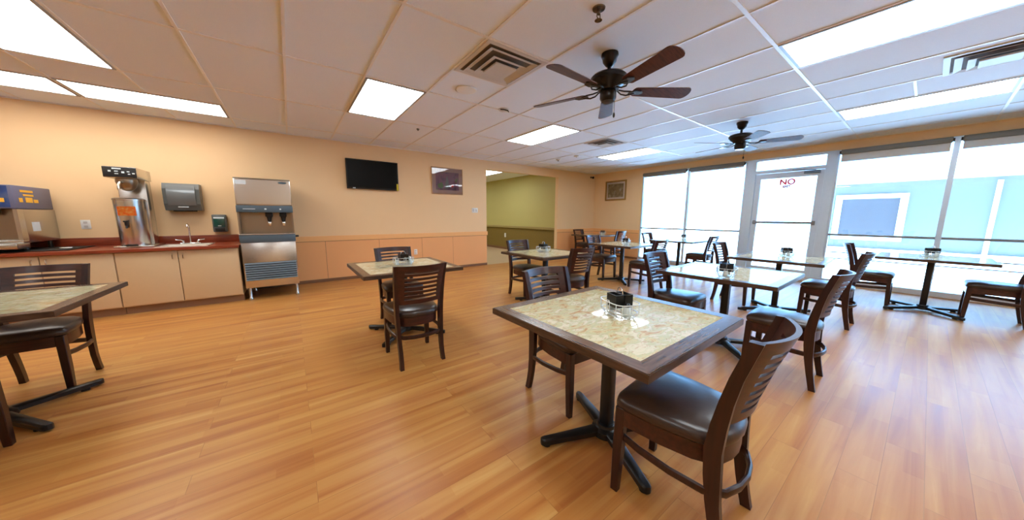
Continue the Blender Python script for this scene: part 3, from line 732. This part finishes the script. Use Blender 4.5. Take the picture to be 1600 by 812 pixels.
cabinet(-1.83, -.66, 'tan two-door base cabinet beside the ice machine, under the sink', [.55])
cabinet(-2.93, -1.834, 'tan two-door base cabinet under the coffee brewer, behind the left-edge chair', [.55])
cabinet(-4.04, -2.934, 'tan base cabinet at the left edge under the drink dispenser', [.55])
t = thing('countertop', 'red-brown laminate countertop with backsplash along the peach wall', 'countertop', (0, 0, 0))
SX0, SX1, SY0, SY1 = -1.47, -1.02, 6.10, 6.50
b = new(); bx(b, -4.05, SX0, CF, D-.002, CZ-.034, CZ); bx(b, SX1, -.645, CF, D-.002, CZ-.034, CZ); bx(b, SX0, SX1, CF, SY0, CZ-.034, CZ); bx(b, SX0, SX1, SY1, D-.002, CZ-.034, CZ); obj('worktop', b, 'counter', t)
b = new(); bx(b, -4.05, -.645, D-.022, D-.002, CZ, CZ+.115, .003); obj('backsplash', b, 'counter', t, True)
t = thing('sink', 'small steel drop-in sink set in the red countertop', 'sink', (0, 0, 0))
b = new(); z = CZ+.006; r = .035
bx(b, SX0-r, SX1+r, SY0-r, SY0, CZ, z); bx(b, SX0-r, SX1+r, SY1, SY1+.10, CZ, z); bx(b, SX0-r, SX0, SY0, SY1, CZ, z); bx(b, SX1, SX1+r, SY0, SY1, CZ, z); obj('rim', b, 'enamel', t)
b = new(); bx(b, SX0, SX0+.006, SY0, SY1, CZ-.15, CZ); bx(b, SX1-.006, SX1, SY0, SY1, CZ-.15, CZ); bx(b, SX0+.006, SX1-.006, SY0, SY0+.006, CZ-.15, CZ); bx(b, SX0+.006, SX1-.006, SY1-.006, SY1, CZ-.15, CZ); bx(b, SX0+.006, SX1-.006, SY0+.006, SY1-.006, CZ-.15, CZ-.144); obj('basin', b, 'enamel', t)
t = thing('faucet', 'chrome gooseneck faucet with two lever handles behind the sink', 'faucet', (-1.245, SY1+.055, CZ+.006))
b = new(); bx(b, -.11, .11, -.025, .025, 0, .018, .006); obj('base', b, 'chrome', t, True)
b = new(); tube(b, [(0, 0, .015), (0, 0, .24), (0, -.015, .275), (0, -.05, .295), (0, -.09, .285), (0, -.105, .255)], .010, 10); obj('spout', b, 'chrome', t, True)
for s in (-1, 1):
    b = new(); tube(b, [(s*.075, 0, .015), (s*.078, 0, .045), (s*.10, -.005, .06), (s*.155, -.01, .066)], [.015, .013, .009, .007], 8); obj('handle', b, 'chrome', t, True)

# coffee / tea brewer
t = thing('coffee_brewer', 'tall steel coffee brewer with black control panel on the red counter', 'coffee brewer', (-1.715, 6.20, CZ+.001))
b = new(); bx(b, -.18, .18, .02, .50, 0, .022, .005); obj('base_plate', b, 'steel', t, True)
b = new(); bx(b, -.135, .12, .305, .50, .022, 1.045, .006); obj('column', b, 'steel', t, True)
b = new(); bx(b, -.15, .135, .0, .50, .905, 1.045, .008); obj('brew_head', b, 'steel', t, True)
b = new(); bx(b, -.148, .133, -.006, .0, .912, 1.038, .002); cpn = obj('control_panel', b, 'matte', t, True)
b = new()
for (x, z, w, h) in ((-.09, .985, .022, .02), (-.03, 1.018, .075, .016), (-.035, .985, .03, .012), (-.035, .955, .03, .012), (.02, .975, .024, .022), (.065, .985, .022, .012), (.07, .955, .02, .012), (.108, .965, .022, .014)): bx(b, x-w/2, x+w/2, -.009, -.006, z-h/2, z+h/2)
obj('switches', b, 'lightlbl', cpn)
b = new(); lathe(b, [(.095, .90), (.098, .86), (.075, .79), (.05, .76), (.02, .745)], cx=0, cy=.14, n=28); br_ = obj('brew_basket', b, 'steel_d', t, True)
b = new(); tube(b, [(-.02, .06, .85), (-.025, 0, .845), (-.03, -.03, .80), (-.03, -.035, .755)], .014, 8); obj('handle', b, 'steel', br_, True)
t = thing('drink_urn', 'steel iced tea urn with orange label standing in the coffee brewer', 'drink urn', (-1.728, 6.352, CZ+.0235))
b = new(); lathe(b, [(.128, 0), (.132, .01), (.141, .60), (.146, .605), (.146, .618), (.13, .622)], n=36); obj('body', b, 'steel', t, True)
b = new(); lathe(b, [(.14, .622), (.12, .632), (0, .636)], n=32); obj('lid', b, 'steel_d', t, True)
b = new()
for k in range(6):
    a0, a1 = -PI/2-.62+k*.2, -PI/2-.62+(k+1)*.2; r = .1425
    vs = [b.verts.new((r*math.cos(a)*s_, r*math.sin(a)*s_, z)) for (a, s_, z) in ((a0, 1, .40), (a1, 1, .40), (a1, 1.012, .52), (a0, 1.012, .52))]
    b.faces.new(vs)
bmesh.ops.solidify(b, geom=list(b.faces), thickness=.001); obj('label', b, 'orange', t)['label'] = 'bright orange label on the urn'
b = new(); bx(b, -.025, .0, -.178, -.13, .27, .315, .004); tube(b, [(-.012, -.162, .28), (-.012, -.172, .235)], .012, 10); bx(b, -.032, .008, -.187, -.16, .315, .335, .004); obj('spigot', b, 'blackp', t, True)
b = new(); bx(b, -.06, .05, -.142, -.125, .0, .018); obj('foot_strip', b, 'matte', t)

# drink dispenser at the left edge
t = thing('drink_dispenser', 'steel drink dispenser with blue illustrated top panel at the left edge', 'drink dispenser', (-2.515, 6.15, CZ+.0135))
b = new(); bx(b, -.85, 0, .10, .70, .09, .48, .004); bx(b, -.85, 0, .0, .10, .09, .125, .003); bx(b, -.03, 0, .0, .10, .125, .48); obj('cabinet_body', b, 'steel', t, True)
b = new(); bx(b, -.85, -.03, .096, .099, .13, .48); obj('splash_panel', b, 'steel_d', t)
b = new(); bx(b, -.85, 0, -.01, .68, .485, .75, .008); hd = obj('display_head', b, 'purpleg', t, True)
b = new(); bx(b, -.84, -.03, -.014, -.01, .50, .74); obj('display_panel', b, 'blueg', hd)
b = new()
for (x, z, w, h) in ((-.20, .69, .20, .03), (-.20, .645, .16, .022), (-.16, .58, .2, .045), (-.5, .69, .2, .03), (-.5, .6, .18, .05)): bx(b, x-w/2, x+w/2, -.017, -.014, z-h/2, z+h/2, .001)
obj('panel_picture', b, 'amber', hd)
b = new()
for (y, z, w, h) in ((.22, .69, .22, .026), (.24, .645, .18, .022), (.1, .585, .06, .05), (.24, .59, .12, .06), (.36, .58, .08, .04)):
    bx(b, 0, .003, y-w/2, y+w/2, z-h/2, z+h/2, .001)
obj('side_picture', b, 'amber', hd)
b = new(); bx(b, -.001, .002, .20, .34, .22, .33); obj('sticker', b, 'lightlbl', t)
for x in (-.15, -.3, -.45, -.6): 
    b = new(); lathe(b, [(.022, .485), (.022, .43), (.012, .41)], cx=x, cy=.05, n=12); obj('nozzle', b, 'blackp', t, True)
b = new(); bx(b, -.85, .0, -.12, .10, .03, .09, .006); obj('drip_tray', b, 'steel', t, True)
for x, y in ((-.8, .15), (-.05, .15), (-.8, .6), (-.05, .6)):
    b = new(); lathe(b, [(.022, 0), (.018, .092)], cx=x, cy=y, n=12); obj('foot', b, 'blackp', t, True)
b = new(); bx(b, -3.4, -2.22, 6.16, 6.80, CZ+.001, CZ+.012, .004); tag(obj('rubber_mat', b, 'matte', None, True), 'black rubber mat on the counter beside the drink dispenser', 'mat')
b = new(); lathe(b, [(.035, 0), (.05, .012), (.048, .014), (.03, .004), (0, .004)], n=24); o = obj('saucer', b, 'white', None, True); o.location = (-2.30, 6.33, CZ+.0125); tag(o, 'small white dish on the black mat by the drink dispenser', 'dish')

# wall dispensers, outlets, tv, pictures
t = thing('towel_dispenser', 'smoky grey paper towel dispenser on the wall above the sink', 'towel dispenser', (-1.30, D, 1.56))
b = new(); prism(b, [(-.001, -.20), (-.001, .20), (-.16, .20), (-.19, .12), (-.19, -.10), (-.15, -.20)], -.195, .195, 'YZ'); obj('housing', b, 'greyp', t)
b = new(); pts = []
for k in range(9): a = k/8; pts.append((-.192-.035*math.sin(PI*a), .175-.30*a))
b2 = pts+[(-.188, -.125), (-.188, .175)]
prism(b, b2, -.15, .15, 'YZ'); obj('smoked_cover', b, 'smoke', t, True)
b = new(); bx(b, -.04, .07, -.205, -.19, -.088, -.08); bx(b, -.05, .06, -.199, -.188, -.155, -.142); obj('logo_strip', b, 'lightlbl', t)
b = new(); bx(b, -.12, .12, -.13, -.03, -.215, -.20); obj('paper_slot', b, 'dark', t)
t = thing('soap_dispenser', 'dark green and grey soap dispenser on the wall beside the ice machine', 'soap dispenser', (-.935, D, 1.16))
b = new(); bx(b, -.085, .085, -.10, 0, -.14, .14, .012); obj('housing', b, 'greyp', t, True)
b = new(); bx(b, -.068, .068, -.112, -.10, -.06, .105, .005); obj('window_panel', b, 'teal', t, True)
b = new(); bx(b, -.064, .064, -.114, -.11, .075, .10, .002); bx(b, -.02, .02, -.114, -.10, -.045, -.035); obj('highlight_strip', b, 'lightlbl', t)
b = new(); bx(b, -.06, .06, -.118, -.10, -.125, -.07, .006); obj('push_lever', b, 'blackp', t, True)
def plate(name, x, z, w, h, label, cat, holes):
    t = thing(name, label, cat, (x, D, z))
    b = new(); bx(b, -w/2, w/2, -.006, 0, -h/2, h/2, .002); obj('cover_plate', b, 'white', t, True)
    for hx, hz, hw, hh in holes:
        b = new(); bx(b, hx-hw/2, hx+hw/2, -.009, -.006, hz-hh/2, hz+hh/2, .001); obj('socket' if cat == 'outlet' else 'toggle', b, 'vent', t, True)
plate('wall_outlet', -2.30, 1.155, .085, .125, 'white wall outlet between the drink dispenser and coffee brewer', 'outlet', [(0, .028, .035, .03), (0, -.028, .035, .03)])
plate('wall_outlet', 2.275, .475, .075, .12, 'white wall outlet low on the orange wainscot behind the lone table', 'outlet', [(0, .028, .035, .03), (0, -.028, .035, .03)])
bpy.data.objects['wall_outlet.001'].location.y = D-.010
plate('light_switch', 3.84, 1.44, .17, .12, 'white double light switch left of the corridor opening', 'light switch', [(-.04, 0, .035, .065), (.04, 0, .035, .065)])
t = thing('wall_outlet', 'white outlet on the olive wainscot inside the corridor', 'outlet', (6.848, 9.86, .56))
b = new(); bx(b, -.006, 0, -.05, .05, -.08, .08, .002); obj('cover_plate', b, 'white', t, True)
b = new(); bx(b, -.009, -.006, -.02, .02, -.05, -.02); bx(b, -.009, -.006, -.02, .02, .02, .05); obj('socket', b, 'vent', t)

t = thing('television', 'flat black television mounted high on the peach wall, yellow sticker at its corner', 'television', (1.45, D-.002, 2.115))
w, h = .495, .29
b = new(); bx(b, -w, w, -.075, -.035, -h, h, .008); obj('case', b, 'blackp', t, True)
b = new(); bx(b, -w+.022, w-.022, -.077, -.074, -h+.032, h-.022); obj('screen', b, 'screen', t)
b = new(); bx(b, -.2, .2, -.036, 0, -.15, .15); obj('wall_bracket', b, 'matte', t)
b = new(); bx(b, w-.045, w-.008, -.079, -.077, -h+.0, -h+.14); obj('sticker', b, 'yellow', t)['label'] = 'yellow energy sticker'
b = new(); bx(b, -w+.10, -w+.15, -.079, -.0765, -h+.008, -h+.026, .001); obj('logo', b, 'lightlbl', t)

def pict(name, lab, loc, rz, w, h, fw, fm, mm, am, mw, items=None):
    t = thing(name, lab, 'picture', loc, rz)       # hangs facing local -y
    b = new(); bx(b, -w, w, -.025, 0, h-fw, h, .003); bx(b, -w, w, -.025, 0, -h, -h+fw, .003); bx(b, -w, -w+fw, -.025, 0, -h+fw, h-fw, .003); bx(b, w-fw, w, -.025, 0, -h+fw, h-fw, .003); obj('frame', b, fm, t, True)
    b = new(); bx(b, -w+fw, w-fw, -.010, -.006, -h+fw, h-fw); obj('mat_board', b, mm, t)
    b = new(); q = fw+mw; bx(b, -w+q, w-q, -.012, -.010, -h+q, h-q); ar = obj('artwork', b, am, t)
    if items: items(ar)
    b = new(); bx(b, -w+fw, w-fw, -.020, -.018, -h+fw, h-fw); obj('glazing', b, 'picglass', t)
def still(ar):
    b = new(); lathe(b, [(.03, -.012), (.03, -.014)], axis='Y', org=(.12, 0, -.10), n=20); obj('red_blossom', b, 'redf', ar)
    b = new(); prism(b, [(-.06, -.17), (.02, -.17), (.03, -.02), (.0, .10), (-.02, .12), (-.04, .02)], -.0135, -.012, 'XZ'); obj('painted_vase', b, 'vase', ar)
    b = new(); prism(b, [(-.24, -.16), (-.14, -.18), (-.1, -.1), (-.15, -.02), (-.2, -.06), (-.25, -.08)], -.0135, -.012, 'XZ'); obj('painted_leaves', b, 'green', ar)
pict('framed_picture', 'framed still life with reflective glass on the peach wall right of the television', (3.105, D, 2.112), 0, .395, .31, .012, 'thinframe', 'mauve', 'art1', .09, still)
pict('framed_picture', 'gold-framed faded landscape in the orange corner beside the windows', (W, 6.06, 2.125), -PI/2, .385, .31, .045, 'goldf', 'matboard', 'art2', .055)

# ------------------------------------------------------------------ ice machine
t = thing('ice_machine', 'tall steel ice and water dispenser standing right of the counter', 'ice machine', (-.292, 5.98, 0))
w, dp = .332, .80
b = new(); bx(b, -w, w, 0, dp, 1.435, 1.82, .006); obj('upper_cabinet', b, 'steel', t, True)
b = new(); bx(b, -w, w, .0, dp, 1.822, 1.838, .003); obj('top_cap', b, 'steel_d', t, True)
b = new(); bx(b, -w+.01, w-.01, -.005, -.001, 1.455, 1.815); obj('front_panel', b, 'steel', t)
b = new(); bx(b, -w-.004, w+.004, -.018, .20, 1.335, 1.434, .005); cp = obj('control_strip', b, 'bluegrey', t, True)
b = new(); bx(b, -.012, .012, -.022, -.018, 1.375, 1.395); bx(b, .17, .19, -.022, -.018, 1.375, 1.395); bx(b, -.26, -.12, -.021, -.018, 1.38, 1.388); obj('indicator_marks', b, 'lightlbl', cp)
b = new(); lathe(b, [(1, -.009), (1, -.005)], axis='Y', n=28)
for v in b.verts: v.co = Vector((.235+v.co.x*.055, v.co.y, 1.785+v.co.z*.016))
obj('badge', b, 'bluegrey', t)['label'] = 'oval blue badge'
b = new(); bx(b, -w+.02, -w+.14, -.008, -.005, 1.74, 1.80); obj('sticker', b, 'lightlbl', t)
b = new(); bx(b, -w, -w+.02, .0, .20, 1.0, 1.335); bx(b, w-.02, w, .0, .20, 1.0, 1.335); bx(b, -w, w, .20, dp, .885, 1.434); obj('alcove', b, 'steel_d', t)
for x in (.03, .205):
    b = new(); bx(b, x-.045, x+.045, .05, .16, 1.27, 1.335, .006); lathe(b, [(.035, 1.27), (.022, 1.20), (.018, 1.17)], cx=x, cy=.10, n=16); c_ = obj('chute', b, 'matte', t, True)
    b = new(); bx(b, x-.02, x+.02, .075, .085, 1.13, 1.19, .003); obj('lever', b, 'chrome', c_, True)
b = new(); bx(b, -w-.006, w+.006, -.03, .22, .985, 1.0, .004); bx(b, -w-.006, w+.006, -.032, -.0, .885, .985, .004); obj('drip_tray', b, 'bluegrey', t, True)
b = new(); bx(b, -w-.008, w+.008, -.036, .0, 1.0, 1.012, .003); obj('tray_edge', b, 'steel', t, True)
b = new(); bx(b, -w, w, .0, dp, .19, .883, .004); obj('lower_cabinet', b, 'steel', t, True)
b = new(); bx(b, -w+.02, w-.02, -.004, .0, .30, .575); gr = obj('grille_backing', b, 'dark', t)
b = new()
for k in range(8):
    z = .306+k*.035; vs = bx(b, -w+.015, w-.015, -.022, -.004, z, z+.011)
    for v in vs: v.co.z += .01 if v.co.y > -.01 else 0
obj('grille_slats', b, mat('slat_blue_steel', (134, 154, 168), .35, metal=.3), gr)
b = new(); lathe(b, [(.018, 0), (.014, .05)], axis='X', org=(w, .02, .965), n=12); obj('valve_knob', b, 'blackp', t, True)
for x, y in ((-w+.04, .05), (w-.04, .05), (-w+.04, dp-.06), (w-.04, dp-.06)):
    b = new(); lathe(b, [(.024, 0), (.024, .03), (.017, .04), (.020, .19)], cx=x, cy=y, n=14); obj('leg', b, 'steel', t, True)
